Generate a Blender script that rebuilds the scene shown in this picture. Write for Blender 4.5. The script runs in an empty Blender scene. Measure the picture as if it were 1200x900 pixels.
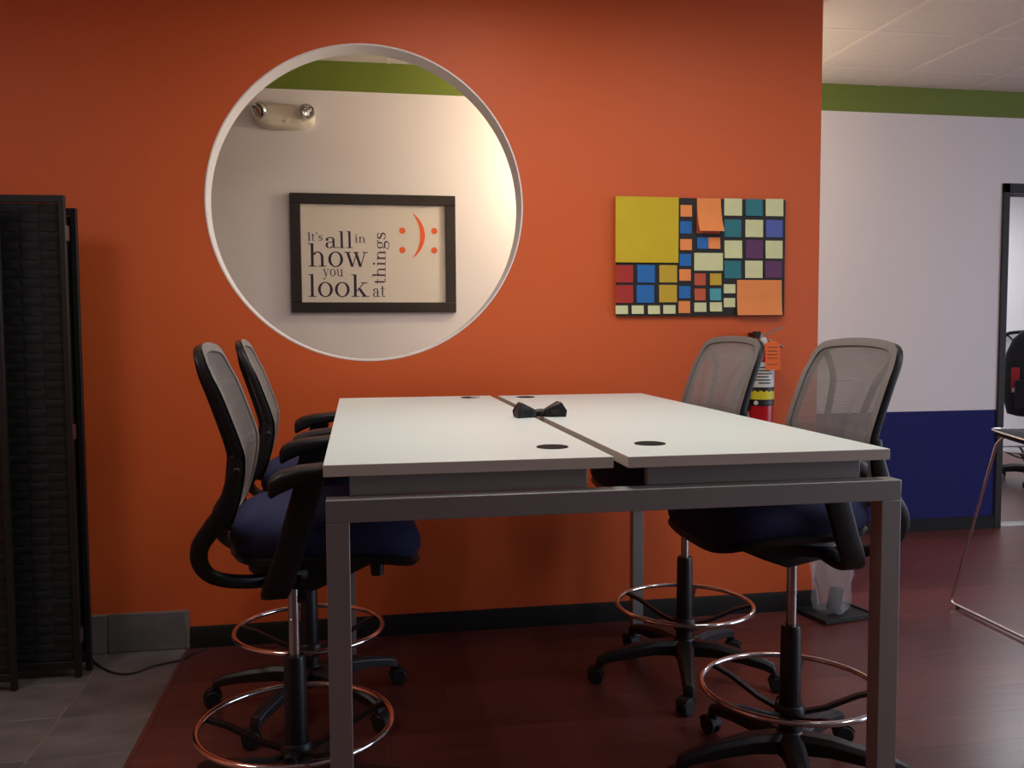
import bpy, bmesh, math, random
from mathutils import Vector, Matrix
random.seed(7)
D = bpy.data
S = bpy.context.scene
C = S.collection
PI = math.pi
# ------------------------------------------------------------------ camera
F_PX, YAW, PITCH, ROLL, CAM_H = 1044.75, 0.1721, -0.0618, -0.0050, 1.3327
def cam_axes():
    cy, sy, cp, sp = math.cos(YAW), math.sin(YAW), math.cos(PITCH), math.sin(PITCH)
    w = Vector((sy*cp, cy*cp, sp)); r = Vector((cy, -sy, 0)); u = r.cross(w)
    return (r*math.cos(ROLL)+u*math.sin(ROLL), -r*math.sin(ROLL)+u*math.cos(ROLL), w)
CR, CU, CW = cam_axes()
cam_data = D.cameras.new('camera'); cam = D.objects.new('camera', cam_data); C.objects.link(cam)
cam_data.sensor_width = 36; cam_data.lens = F_PX*36/1200; cam_data.clip_start = .02
cam.matrix_world = Matrix(((CR.x, CU.x, -CW.x, 0), (CR.y, CU.y, -CW.y, 0), (CR.z, CU.z, -CW.z, CAM_H), (0, 0, 0, 1)))
S.camera = cam
def at(px, py, axis, val):                 # pixel -> point on the plane axis = val
    d = CR*((px-600)/F_PX)+CU*((450-py)/F_PX)+CW
    o = Vector((0, 0, CAM_H)); t = (val-o[axis])/d[axis]
    return o+d*t
# ------------------------------------------------------------------ world, light, exposure
wd = D.worlds.new('world'); S.world = wd; wd.use_nodes = True
wd.node_tree.nodes['Background'].inputs[0].default_value = (.62, .74, 1, 1)
wd.node_tree.nodes['Background'].inputs[1].default_value = .6
S.view_settings.view_transform = 'Standard'; S.view_settings.look = 'None'
S.view_settings.gamma = 1; S.view_settings.use_curve_mapping = False
S.view_settings.exposure = 0
TROFFER_W = 36.0       # full watts of an unseen ceiling panel, before its tuned share
SPREAD = math.radians(172)
SCONCE = 150.0          # corridor lamp
def area(name, loc, rot, sx, sy, power, col, spread=PI):
    l = D.lights.new(name, 'AREA'); l.shape = 'RECTANGLE'; l.size = sx; l.size_y = sy
    l.energy = power; l.color = col
    o = D.objects.new(name, l); C.objects.link(o); o.location = loc; o.rotation_euler = rot
    l.spread = spread
    return o
# daylight entering through the shopfront window in the right-hand wall
area('window_right_offscreen', (7.12, .9, 1.45), (0, PI/2, 0), 2.1, 3.6, 128, (.74, .82, 1))
# ------------------------------------------------------------------ materials
def srgb(r, g, b):
    f = lambda c: (c/255/12.92) if c/255 <= .04045 else ((c/255+.055)/1.055)**2.4
    return (f(r), f(g), f(b), 1)
def mat(name, col, rough=.5, metal=0., var=0., vscale=8., bump=0., bscale=60., spec=.5, stretch=None, rnd=0., coat=0.):
    m = D.materials.new(name); m.use_nodes = True; nt = m.node_tree; b = nt.nodes['Principled BSDF']
    b.inputs['Base Color'].default_value = col; b.inputs['Roughness'].default_value = rough
    b.inputs['Metallic'].default_value = metal; b.inputs['Specular IOR Level'].default_value = spec
    b.inputs['Coat Weight'].default_value = coat
    N = nt.nodes.new; L = nt.links.new
    tc = N('ShaderNodeTexCoord'); src = tc.outputs['Object']
    if stretch:
        mp = N('ShaderNodeMapping'); mp.inputs['Scale'].default_value = stretch; L(src, mp.inputs[0]); src = mp.outputs[0]
        if rnd:
            oi = N('ShaderNodeObjectInfo'); vm = N('ShaderNodeVectorMath'); vm.operation = 'SCALE'
            cx = N('ShaderNodeCombineXYZ'); L(oi.outputs['Random'], cx.inputs[0]); L(oi.outputs['Random'], cx.inputs[1])
            L(cx.outputs[0], vm.inputs[0]); vm.inputs['Scale'].default_value = 37; L(vm.outputs[0], mp.inputs['Location'])
    if var or rnd:
        mx = N('ShaderNodeMix'); mx.data_type = 'RGBA'; mx.blend_type = 'MULTIPLY'; mx.inputs['Factor'].default_value = 1
        mx.inputs['A'].default_value = col
        nz = N('ShaderNodeTexNoise'); nz.inputs['Scale'].default_value = vscale; nz.inputs['Detail'].default_value = 5
        L(src, nz.inputs['Vector'])
        mr = N('ShaderNodeMapRange'); mr.inputs['From Min'].default_value = .25; mr.inputs['From Max'].default_value = .75
        mr.inputs['To Min'].default_value = 1-var; mr.inputs['To Max'].default_value = 1+var
        L(nz.outputs['Fac'], mr.inputs['Value']); fac = mr.outputs[0]
        if rnd:
            oi = N('ShaderNodeObjectInfo'); m2 = N('ShaderNodeMapRange')
            m2.inputs['To Min'].default_value = 1-rnd; m2.inputs['To Max'].default_value = 1+rnd
            L(oi.outputs['Random'], m2.inputs['Value']); mm = N('ShaderNodeMath'); mm.operation = 'MULTIPLY'
            L(fac, mm.inputs[0]); L(m2.outputs[0], mm.inputs[1]); fac = mm.outputs[0]
        L(fac, mx.inputs['B']); L(mx.outputs['Result'], b.inputs['Base Color'])
    if bump:
        n2 = N('ShaderNodeTexNoise'); n2.inputs['Scale'].default_value = bscale; n2.inputs['Detail'].default_value = 3
        L(src, n2.inputs['Vector']); bp = N('ShaderNodeBump'); bp.inputs['Strength'].default_value = bump
        bp.inputs['Distance'].default_value = .002; L(n2.outputs['Fac'], bp.inputs['Height']); L(bp.outputs[0], b.inputs['Normal'])
    return m
def emit(name, col, strength):
    m = D.materials.new(name); m.use_nodes = True; nt = m.node_tree; b = nt.nodes['Principled BSDF']
    b.inputs['Base Color'].default_value = (.8, .8, .8, 1)
    b.inputs['Emission Color'].default_value = col; b.inputs['Emission Strength'].default_value = strength
    return m
M = dict(
    grom=mat('grommet_plastic', srgb(34, 31, 30), .75, spec=.15),
    rear=mat('grey_paint', srgb(96, 92, 88), .6, bump=.1, bscale=140),
    orange=mat('orange_paint', srgb(210, 92, 38), .55, bump=.12, bscale=140, var=.03, vscale=2),
    white=mat('white_paint', srgb(226, 220, 222), .6, bump=.1, bscale=140),
    reveal=mat('white_reveal_paint', srgb(232, 226, 222), .5),
    green=mat('green_paint', srgb(106, 122, 36), .6, bump=.1, bscale=140),
    navy=mat('navy_paint', srgb(33, 36, 100), .75, bump=.1, bscale=140, spec=.2),
    base=mat('black_baseboard', srgb(27, 25, 26), .6, spec=.25),
    ctile=mat('ceiling_tile', srgb(214, 204, 200), .9, var=.05, vscale=60, bump=.25, bscale=200),
    tee=mat('ceiling_tee', srgb(222, 212, 206), .6),
    plank=mat('laminate_plank', srgb(96, 53, 49), .3, var=.2, vscale=3, stretch=(1.2, 14, 1), rnd=.16, spec=.3),
    slab=mat('laminate_slab', srgb(94, 52, 48), .3, var=.2, vscale=3, stretch=(1.2, 14, 1)),
    ftile=mat('slate_tile', srgb(104, 100, 99), .45, var=.3, vscale=5, stretch=(1, 1.6, 1), rnd=.1, bump=.3, bscale=14),
    grout=mat('grout', srgb(128, 118, 108), .9),
    top=mat('white_laminate', srgb(214, 224, 220), .38, spec=.4),
    edge=mat('laminate_edge', srgb(212, 206, 194), .5),
    steel=mat('silver_powdercoat', srgb(168, 167, 165), .45, metal=.6, bump=.05, bscale=300),
    black=mat('black_plastic', srgb(26, 26, 28), .42),
    blackm=mat('black_matte', srgb(20, 20, 22), .6),
    meshf=mat('grey_mesh_fabric', srgb(150, 143, 138), .75),
    border=mat('grey_mesh_border', srgb(118, 112, 109), .75, var=.15, vscale=300),
    seat=mat('navy_fabric', srgb(31, 35, 76), .85, var=.12, vscale=120, bump=.3, bscale=300),
    chrome=mat('chrome', (.8, .8, .8, 1), .12, metal=1),
    gas=mat('gas_chrome', (.6, .6, .6, 1), .22, metal=1),
    weave=mat('black_weave', srgb(21, 20, 22), .8, var=.15, vscale=40),
    sframe=mat('black_screen_frame', srgb(19, 18, 19), .6),
    brass=mat('hinge_metal', srgb(120, 108, 102), .4, metal=.8),
    framew=mat('dark_frame', srgb(38, 30, 28), .4),
    paper=mat('print_paper', srgb(216, 208, 198), .7),
    ink=mat('purple_ink', srgb(50, 32, 62), .7),
    oink=mat('orange_ink', srgb(226, 96, 44), .7),
    plastic=mat('white_plastic', srgb(226, 216, 200), .4),
    red=mat('extinguisher_red', srgb(176, 22, 28), .3),
    tag=mat('orange_card', srgb(240, 112, 48), .7),
    labw=mat('label_white', srgb(205, 205, 200), .5), laby=mat('label_yellow', srgb(214, 200, 40), .5),
    labk=mat('label_black', srgb(28, 30, 28), .5), print=mat('label_print', srgb(70, 72, 76), .5),
    alu=mat('cast_metal', srgb(170, 165, 160), .35, metal=.8),
    board=mat('black_board', srgb(26, 24, 25), .6),
    dframe=mat('dark_door_frame', srgb(44, 40, 41), .55, metal=.1, spec=.3),
    rod=mat('satin_rod', (.62, .6, .6, 1), .25, metal=1),
    shell=mat('dark_seat_shell', srgb(34, 31, 32), .7, spec=.2),
    cable=mat('black_cable', srgb(22, 21, 22), .5),
    nylon=mat('black_nylon', srgb(24, 25, 32), .7, var=.2, vscale=30),
    redtag=mat('red_woven_tag', srgb(176, 40, 52), .6),
    light=emit('light_panel', (1, .93, .84, 1), .8),
    light2=emit('cool_light_panel', (.86, .93, 1, 1), 40.0),
    lamp=emit('warm_lamp_glass', (1, .81, .53, 1), SCONCE),
)
def plastic_bag():
    m = D.materials.new('clear_film'); m.use_nodes = True; nt = m.node_tree; b = nt.nodes['Principled BSDF']
    b.inputs['Base Color'].default_value = (.75, .75, .78, 1); b.inputs['Roughness'].default_value = .18
    t = nt.nodes.new('ShaderNodeBsdfTransparent'); mx = nt.nodes.new('ShaderNodeMixShader')
    mx.inputs[0].default_value = .2; o = nt.nodes['Material Output']
    nt.links.new(t.outputs[0], mx.inputs[1]); nt.links.new(b.outputs[0], mx.inputs[2]); nt.links.new(mx.outputs[0], o.inputs[0])
    return m
M['film'] = plastic_bag()
def glass_mat():
    m = D.materials.new('clear_lens'); m.use_nodes = True; b = m.node_tree.nodes['Principled BSDF']
    b.inputs['Transmission Weight'].default_value = 1; b.inputs['Roughness'].default_value = .02; b.inputs['IOR'].default_value = 1.3
    return m
M['glass'] = glass_mat()
# ------------------------------------------------------------------ mesh helpers
class MB:
    def __init__(s): s.v = []; s.f = []
    def add(s, vs, fs):
        k = len(s.v); s.v += [tuple(v) for v in vs]; s.f += [tuple(i+k for i in f) for f in fs]; return s
    def box(s, x0, x1, y0, y1, z0, z1, m=None):
        vs = [Vector((x, y, z)) for z in (z0, z1) for y in (y0, y1) for x in (x0, x1)]
        if m: vs = [m @ v for v in vs]
        return s.add(vs, [(0, 2, 3, 1), (4, 5, 7, 6), (0, 1, 5, 4), (2, 6, 7, 3), (0, 4, 6, 2), (1, 3, 7, 5)])
    def rings(s, rs, closed=False, caps=True):
        n = len(rs[0]); fs = []; m = len(rs)
        for i in range(m if closed else m-1):
            a, b = i*n, ((i+1) % m)*n
            for j in range(n): fs.append((a+j, a+(j+1) % n, b+(j+1) % n, b+j))
        if caps and not closed: fs += [tuple(range(n-1, -1, -1)), tuple(range((m-1)*n, m*n))]
        return s.add([v for r in rs for v in r], fs)
    def sweep(s, pts, sec, closed=False, up=Vector((0, 0, 1)), scales=None):
        """sec: 2D outline (side, up) swept along pts"""
        P = [Vector(p) for p in pts]; n = len(P); rs = []
        for i, p in enumerate(P):
            if closed: t = P[(i+1) % n]-P[i-1]
            else: t = P[min(i+1, n-1)]-P[max(i-1, 0)]
            t.normalize(); side = t.cross(up)
            if side.length < 1e-4: side = t.cross(Vector((0, 1, 0)))
            side.normalize(); u = side.cross(t)
            k = scales[i] if scales else 1
            rs.append([p+side*(a*k)+u*(b*k) for a, b in sec])
        return s.rings(rs, closed)
    def tube(s, pts, r, n=10, closed=False, scales=None, up=Vector((0, 0, 1))):
        return s.sweep(pts, [(r*math.cos(2*PI*k/n), r*math.sin(2*PI*k/n)) for k in range(n)], closed, up, scales)
    def lathe(s, prof, n=24, m=None):
        rs = [[Vector((r*math.cos(2*PI*k/n), r*math.sin(2*PI*k/n), z)) for k in range(n)] for r, z in prof]
        if m: rs = [[m @ v for v in r] for r in rs]
        return s.rings(rs)
    def build(s, name, m, parent=None, bevel=0, smooth=True, seg=2):
        me = D.meshes.new(name); me.from_pydata(s.v, [], s.f)
        bm = bmesh.new(); bm.from_mesh(me); bmesh.ops.recalc_face_normals(bm, faces=bm.faces); bm.to_mesh(me); bm.free()
        me.materials.append(M[m] if isinstance(m, str) else m)
        if smooth:
            me.shade_smooth(); me.set_sharp_from_angle(angle=math.radians(38))
        o = D.objects.new(name, me); C.objects.link(o)
        if parent: o.parent = parent
        if bevel:
            b = o.modifiers.new('bevel', 'BEVEL'); b.width = bevel; b.segments = seg; b.limit_method = 'ANGLE'
        return o
def box(name, m, b, parent=None, bevel=0, mtx=None): return MB().box(*b, mtx).build(name, m, parent, bevel)
def put(name, me, parent=None, loc=(0, 0, 0), rz=0):
    o = D.objects.new(name, me); C.objects.link(o); o.parent = parent; o.location = loc; o.rotation_euler.z = rz; return o
def tag(o, label, cat, group=None):
    o['label'] = label; o['category'] = cat
    if group: o['group'] = group
    return o
def thing(name, label, cat, loc=(0, 0, 0), rz=0, group=None):
    o = D.objects.new(name, None); C.objects.link(o); o.location = loc; o.rotation_euler.z = rz
    o.empty_display_size = .1
    return tag(o, label, cat, group)
def struct(o, label=None):
    o['kind'] = 'structure'
    if label: o['label'] = label
    return o
def copy_tree(o, parent=None):
    c = o.copy(); C.objects.link(c); c.parent = parent
    for ch in list(o.children): copy_tree(ch, c)
    return c
def rrect(w, h, r, n=4):
    out = []
    for cx, cy, a0 in ((w-r, h-r, 0), (-w+r, h-r, PI/2), (-w+r, -h+r, PI), (w-r, -h+r, 1.5*PI)):
        for k in range(n+1): a = a0+PI/2*k/n; out.append((cx+r*math.cos(a), cy+r*math.sin(a)))
    return out
def bez(pts, n=8):                        # Catmull-Rom through points
    P = [Vector(p) for p in pts]; P = [2*P[0]-P[1]]+P+[2*P[-1]-P[-2]]; out = []
    for i in range(1, len(P)-2):
        for k in range(n):
            t = k/n; a, b, c, d = P[i-1:i+3]
            out.append(.5*((2*b)+(c-a)*t+(2*a-5*b+4*c-d)*t*t+(3*b-a-3*c+d)*t**3))
    return out+[P[-2]]
# ------------------------------------------------------------------ room
YW, YF, TH, HC = 3.856, 5.209, .13, 2.835
XL, XR, YB, XO = -3.0, 7.0, -3.0, 2.1185
WT = .14
# floor: laminate planks where they can be told apart, slab elsewhere
fl = struct(MB().box(XL-WT, XR+2, YB-WT, 8.6, -.15, -.012).build('floor', 'slab', smooth=False), 'dark red laminate and slate tile floor')
X0 = -.712
for b in ((X0, XR+2, YB, .55, -.012, 0), (X0, XR+2, YF+.001, 8.5, -.012, 0), (4.9, XR+2, .55, YF, -.012, 0)):
    MB().box(*b).build('laminate_area', 'slab', fl, smooth=False)
PW, PL = .194, 1.21
pm = {}
def plank(x0, x1, y0, y1):
    k = (round(x1-x0, 3), round(y1-y0, 3))
    if k not in pm:
        o = MB().box(-(k[0]-.0007)/2, (k[0]-.0007)/2, -(k[1]-.0007)/2, (k[1]-.0007)/2, -.010, 0).build('plank', 'plank', fl, smooth=False)
        o.location = ((x0+x1)/2, (y0+y1)/2, 0); pm[k] = o
    else:
        o = pm[k].copy(); C.objects.link(o); o.location = ((x0+x1)/2, (y0+y1)/2, 0)
y = .55; row = 0
while y < YF-.01:
    y1 = min(y+PW, YF); x = X0-[0, .41, .80, .2, .62][row % 5]
    while x < 4.9:
        a, b = max(x, X0), min(x+PL, 4.9)
        if b-a > .02: plank(a, b, y, y1)
        x += PL
    y = y1; row += 1
# slate tiles on the left
TP = .3145; gx = [-1.033+TP*k for k in range(-6, 2)]; gy = [YW-TP*k for k in range(0, 14)]
MB().box(XL, X0-.002, YB, YW, -.012, -.0025).build('grout_bed', 'grout', fl, smooth=False)
tm = None
for i in range(len(gx)-1):
    for j in range(len(gy)-1):
        o = None
        if tm is None:
            tm = MB().box(-TP/2+.003, TP/2-.003, -TP/2+.003, TP/2-.003, -.010, 0).build('floor_tile', 'ftile', fl, .0015, seg=1); o = tm
        else:
            o = tm.copy(); C.objects.link(o)
        o.location = ((gx[i]+gx[i+1])/2, (gy[j]+gy[j+1])/2, 0)
MB().box(X0-.012, X0+.006, YB, YW, -.008, .0025).build('transition_strip', 'slab', fl, .001)
# orange wall with the round opening
OC, OR = (.058, 1.862), .664
def holed_wall(YW, TH):
    m = MB(); q = OR+.06; n = 128
    x0, x1, z0, z1 = OC[0]-q, OC[0]+q, OC[1]-q, OC[1]+q
    for b in ((XL, x0, 0, HC+.05), (x1, XO, 0, HC+.05), (x0, x1, 0, z0), (x0, x1, z1, HC+.05)):
        m.box(b[0], b[1], YW, YW+TH, b[2], b[3])
    ci, sq = [], []
    for k in range(n):
        a = 2*PI*k/n; c, s_ = math.cos(a), math.sin(a); e = q/max(abs(c), abs(s_))
        ci.append((OC[0]+OR*c, OC[1]+OR*s_)); sq.append((OC[0]+e*c, OC[1]+e*s_))
    for y in (YW, YW+TH):
        m.add([(a, y, b) for a, b in ci]+[(a, y, b) for a, b in sq], [(k, (k+1) % n, n+(k+1) % n, n+k) for k in range(n)])
    return m
wf = struct(holed_wall(YW, TH-.012).build('wall_front', 'orange', smooth=False), 'orange painted partition wall with a large round opening')
holed_wall(YW+TH-.012, .012).build('corridor_face', 'white', wf, smooth=False)
rv = MB(); n = 128
prof = [(OR, YW-.0015), (OR-.006, YW-.002), (OR-.006, YW+TH+.002), (OR, YW+TH+.0015)]
rv.rings([[(OC[0]+r*math.cos(2*PI*k/n), yy, OC[1]+r*math.sin(2*PI*k/n)) for k in range(n)] for r, yy in prof], caps=False)
rv.build('opening_reveal', 'reveal', wf)
bb = struct(MB().add([(-.705, YW, 0), (XO+.012, YW, 0), (XO+.012, YW-.012, 0), (-.705, YW-.012, 0), (-.705, YW, .09), (XO+.012, YW, .09), (XO+.012, YW-.006, .09), (-.705, YW-.006, .09), (-.705, YW-.012, .078), (XO+.012, YW-.012, .078)],
    [(0, 3, 2, 1), (4, 5, 6, 7), (7, 6, 9, 8), (8, 9, 2, 3), (0, 4, 7, 8, 3), (1, 2, 9, 6, 5), (0, 1, 5, 4)]).build('baseboard_front', 'base'), 'black vinyl baseboard along the orange wall')
MB().box(XO, XO+.012, YW-.001, YW+TH, 0, .09).build('end_return', 'base', bb)
tb = struct(MB().box(XL, -.709, YW-.006, YW, 0, .163).build('baseboard_left_front', 'grout'), 'slate tile skirting along the orange wall')
for i in range(len(gx)-1):
    MB().box(gx[i]+.0025, gx[i+1]-.0025-(.003 if i == len(gx)-2 else 0), YW-.012, YW-.003, .003, .161).build('skirting_tile', 'ftile', tb, .0015, seg=1)
# far wall: navy dado, white field, green band; doorway on the right
DX0, DX1, DZ = 4.137, 5.15, 2.256
wb = struct(MB().box(XL, DX0, YF, YF+WT, .787, 2.675).box(DX0, DX1, YF, YF+WT, DZ, 2.675).box(DX1, XR, YF, YF+WT, .787, 2.675).build('wall_back', 'white', smooth=False), 'white far wall with navy dado and green top band')
MB().box(XL, DX0, YF, YF+WT, 0, .787).box(DX1, XR, YF, YF+WT, 0, .787).build('navy_dado', 'navy', wb, smooth=False)
MB().box(XL, XR, YF, YF+WT, 2.675, HC+.05).build('green_band', 'green', wb, smooth=False)
struct(MB().box(XL, DX0-.002, YF-.012, YF, 0, .078).box(XL, DX0-.002, YF-.008, YF, .078, .084).build('baseboard_back', 'base'), 'black vinyl baseboard along the white far wall')
df = D.objects.new('door_1', None); C.objects.link(df); struct(df, 'dark door frame around the doorway in the far wall')
MB().box(DX0, DX0+.047, YF-.015, YF+WT+.015, 0, DZ).build('jamb', 'dframe', df, .003)
MB().box(DX1-.047, DX1, YF-.015, YF+WT+.015, 0, DZ).build('jamb', 'dframe', df, .003)
MB().box(DX0, DX1, YF-.015, YF+WT+.015, DZ-.06, DZ).build('head', 'dframe', df, .003)
MB().box(DX0+.047, DX1-.047, YF+.02, YF+WT-.02, 0, .008).build('threshold', 'alu', df, .002)
MB().lathe([(0, 0), (.012, 0), (.014, .006), (.008, .012), (0, .012)], 12, Matrix.Translation((DX0+.047, YF+.06, 1.14)) @ Matrix.Rotation(PI/2, 4, 'Y')).build('strike_bolt', 'alu', df)
# remaining shell
struct(MB().box(XL-WT, XL, YB-WT, YF+WT, 0, HC+.05).build('wall_left', 'orange', smooth=False), 'orange left wall')
struct(MB().box(XL, XR, YB-WT, YB, 0, HC+.05).build('wall_rear', 'rear', smooth=False), 'grey wall opposite the round opening')
struct(MB().box(XR, XR+WT, YB, -1.0, 0, HC+.05).box(XR, XR+WT, 2.8, YF+WT, 0, HC+.05).box(XR, XR+WT, -1.0, 2.8, 0, .35).box(XR, XR+WT, -1.0, 2.8, 2.55, HC+.05).build('wall_right', 'white', smooth=False), 'white right wall with a wide window')
wn = D.objects.new('window_1', None); C.objects.link(wn); struct(wn, 'wide shopfront window in the right wall')
for b in ((-1.0, -.95), (.25, .30), (1.50, 1.55), (2.75, 2.8)): MB().box(XR+.03, XR+.09, b[0], b[1], .35, 2.55).build('mullion', 'dframe', wn, .003)
for b in ((.35, .41), (2.49, 2.55)): MB().box(XR+.03, XR+.09, -1.0, 2.8, b[0], b[1]).build('rail', 'dframe', wn, .003)
# room behind the doorway
struct(MB().box(DX0-.9, XR+2, 8.3, 8.3+WT, 0, HC+.05).build('wall_far_room', 'white', smooth=False), 'white wall of the room beyond the doorway')
struct(MB().box(DX0-1.0, DX0-.9, YF+WT, 8.3, 0, HC+.05).build('wall_far_room_left', 'white', smooth=False), 'left wall of the room beyond the doorway')
struct(MB().box(XR+2, XR+2.1, YF, 8.3, 0, HC+.05).box(XR, XR+2.1, YF, YF+WT, 0, HC+.05).build('wall_far_room_right', 'white', smooth=False), 'right wall of the room beyond the doorway')
# ceiling: tees and lay-in tiles
ce = struct(MB().box(XL-WT, XR+2.1, YB-WT, 8.3+WT, HC+.05, HC+.15).build('ceiling', 'ctile', smooth=False), 'suspended ceiling of white mineral tiles')
CT = .6096; cxs = [2.64+CT*k for k in range(-10, 11)]; cys = [4.27+CT*k for k in range(-12, 7)]
troffers = []                                # (tile i, j) pairs, two tiles long in y
TX = [(.55, 2.0), (3.55, .6), (-1.9, 1.6), (1.8, 2.0)]
TP_ = [.62, .62, .38, .27]                      # power shares of the unseen panels, tuned to balance desk and walls
TN_ = ['desk_ceiling_light', 'window_ceiling_light', 'entry_ceiling_light', 'aisle_ceiling_light', 'far_room_ceiling_light']
TL_ = ['recessed ceiling light panel over the middle of the bench desk', 'recessed ceiling light panel between bench desk and shopfront window', 'recessed ceiling light panel above the slate tile floor', 'recessed ceiling light panel over the chairs on the bar stool side of the bench desk']
skip = set()
def cell(x, y): return (math.floor((x-cxs[0])/CT), math.floor((y-cys[0])/CT))
for x, y in TX:
    i, j = cell(x, y); troffers.append((i, j)); skip |= {(i, j), (i, j+1)}
i, j = cell(6.0, 6.6); far_light = (i, j); skip |= {(i, j), (i, j+1)}
ctm = None
for i in range(len(cxs)-1):
    for j in range(len(cys)-1):
        cx, cy = (cxs[i]+cxs[i+1])/2, (cys[j]+cys[j+1])/2
        if (i, j) in skip or cx < XL+.2 and False: continue
        if cy > YF+.2 and cx < DX0-1: continue
        if cx > XR+.3 and cy < YF: continue
        if ctm is None:
            h = CT/2-.008
            ctm = MB().box(-h, h, -h, h, -.006, .02).build('ceiling_tile', 'ctile', ce, .003, seg=1); o = ctm
        else: o = ctm.copy(); C.objects.link(o)
        if XO > cx-CT/2 and cys[j] < YW+TH and cys[j+1] > YW: pass
        o.location = (cx, cy, HC+.012)
for x in cxs: MB().box(x-.012, x+.012, YB, YF, HC+.004, HC+.012).build('tee', 'tee', ce, smooth=False)
for y in cys: MB().box(XL, XR if y < YF else XR+2, y-.012, y+.012, HC+.0045, HC+.0125).build('tee', 'tee', ce, smooth=False)
for k, (i, j) in enumerate(troffers+[far_light]):
    t = thing(TN_[k]+'_offscreen', TL_[k] if k < len(troffers) else 'recessed ceiling light panel in the room beyond the doorway', 'light', (cxs[i]+CT/2, cys[j]+CT, HC+.002), 0, 'ceiling light panels' if k < len(troffers) else None)
    w, l = CT/2-.014, CT-.014
    f = MB()
    for b in ((-w, w, -l, -l+.03), (-w, w, l-.03, l), (-w, -w+.03, -l, l), (w-.03, w, -l, l)): f.box(*b, 0, .03)
    f.build('light_frame', 'tee', t)
    MB().box(-w+.028, w-.028, -l+.028, l-.028, .012, .016).build(TN_[k].replace('light', 'diffuser')+'_offscreen', 'light' if k < len(troffers) else 'light2', t, smooth=False)
    if k < len(troffers):
        a = area(TN_[k].replace('light', 'lamp')+'_offscreen', (0, 0, .008), (0, 0, 0), 2*w-.06, 2*l-.06, TROFFER_W*TP_[k], (1, .95, .89), SPREAD); a.parent = t
# corridor lamp behind the partition, out of the photo's view, whose glow shows on the far wall
sc = thing('globe_pendant_offscreen', 'warm globe pendant lamp in the corridor behind the orange wall', 'lamp', (1.47, 4.74, 2.34))
MB().lathe([(0, HC-2.34+.002), (.06, HC-2.34+.002), (.06, HC-2.34-.012), (.02, HC-2.34-.03), (.006, HC-2.34-.035), (.006, .11), (.028, .105), (.03, .08), (0, .08)], 20).build('stem', 'alu', sc)
MB().lathe([(0, -.09)]+[(.09*math.cos(a*PI/16), .09*math.sin(a*PI/16)) for a in range(-7, 8)]+[(0, .09)], 24).build('lamp_globe_offscreen', 'lamp', sc)
# ------------------------------------------------------------------ table
tbl = thing('bench_desk', 'white two-top bar-height bench desk on a silver steel frame', 'table', (.56, 2.72, 0))
tbl.location = (0, 0, 0)
ZT = 1.06
def top(x0, x1, y0, y1, holes):
    o = MB().box(x0, x1, y0, y1, ZT-.0245, ZT).build('desktop', 'top', tbl, .0012)
    o.data.materials.append(M['edge'])
    for p in o.data.polygons:
        if abs(p.normal.z) < .5: p.material_index = 1
    for k, (gx_, gy_) in enumerate(holes):
        MB().lathe([(0, -.002), (.037, -.002), (.037, .0015), (.034, .0022), (.033, .001), (0, .001)], 32, Matrix.Translation((gx_, gy_, ZT))).build('grommet', 'grom', o)
    return o
tl = top(-.071, .536, 1.822, 3.611, [(.441, 1.998), (.441, 3.515)])
tr = top(.5656, 1.1755, 1.812, 3.591, [(.679, 2.008), (.661, 3.487)])
MB().add([(.438, 3.483, ZT+.001), (.470, 3.487, ZT+.001), (.468, 3.500, ZT+.001), (.446, 3.500, ZT+.001), (.438, 3.483, ZT+.003), (.470, 3.487, ZT+.003), (.468, 3.5, ZT+.003), (.446, 3.5, ZT+.003)],
    [(0, 1, 2, 3), (4, 7, 6, 5), (0, 4, 5, 1), (1, 5, 6, 2), (2, 6, 7, 3), (3, 7, 4, 0)]).build('grommet_flap', 'top', tl)
FY0, FY1, BZ = 1.795, 3.655, .992
for x0 in (-.066, 1.148):
    for y0 in (FY0, FY1-.046): MB().box(x0, x0+.046, y0, y0+.046, .012, BZ-.0462).build('leg', 'steel', tbl, .0008)
    for y0 in (FY0, FY1-.046): MB().lathe([(0, 0), (.018, 0), (.018, .006), (.006, .008), (.006, .014), (0, .014)], 14, Matrix.Translation((x0+.023, y0+.023, 0))).build('levelling_foot', 'black', tbl)
for y0 in (FY0, FY1-.046): MB().box(-.066, 1.194, y0, y0+.046, BZ-.046, BZ).build('crossbeam', 'steel', tbl, .0012)
for x0, x1 in ((-.019, .483), (.617, 1.120)):
    MB().box(x0, x1, FY0+.047, FY0+.065, BZ, ZT-.0246).build('support_rail', 'steel', tbl, .001)
    MB().box(x0, x1, FY1-.11, FY1-.047, BZ, ZT-.0246).build('support_rail', 'steel', tbl, .001)
for x0 in (.12, .38, .70, .92): MB().box(x0, x0+.04, FY0+.065, FY1-.11, BZ+.004, ZT-.0246).build('side_rail', 'steel', tbl, .001)
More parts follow.
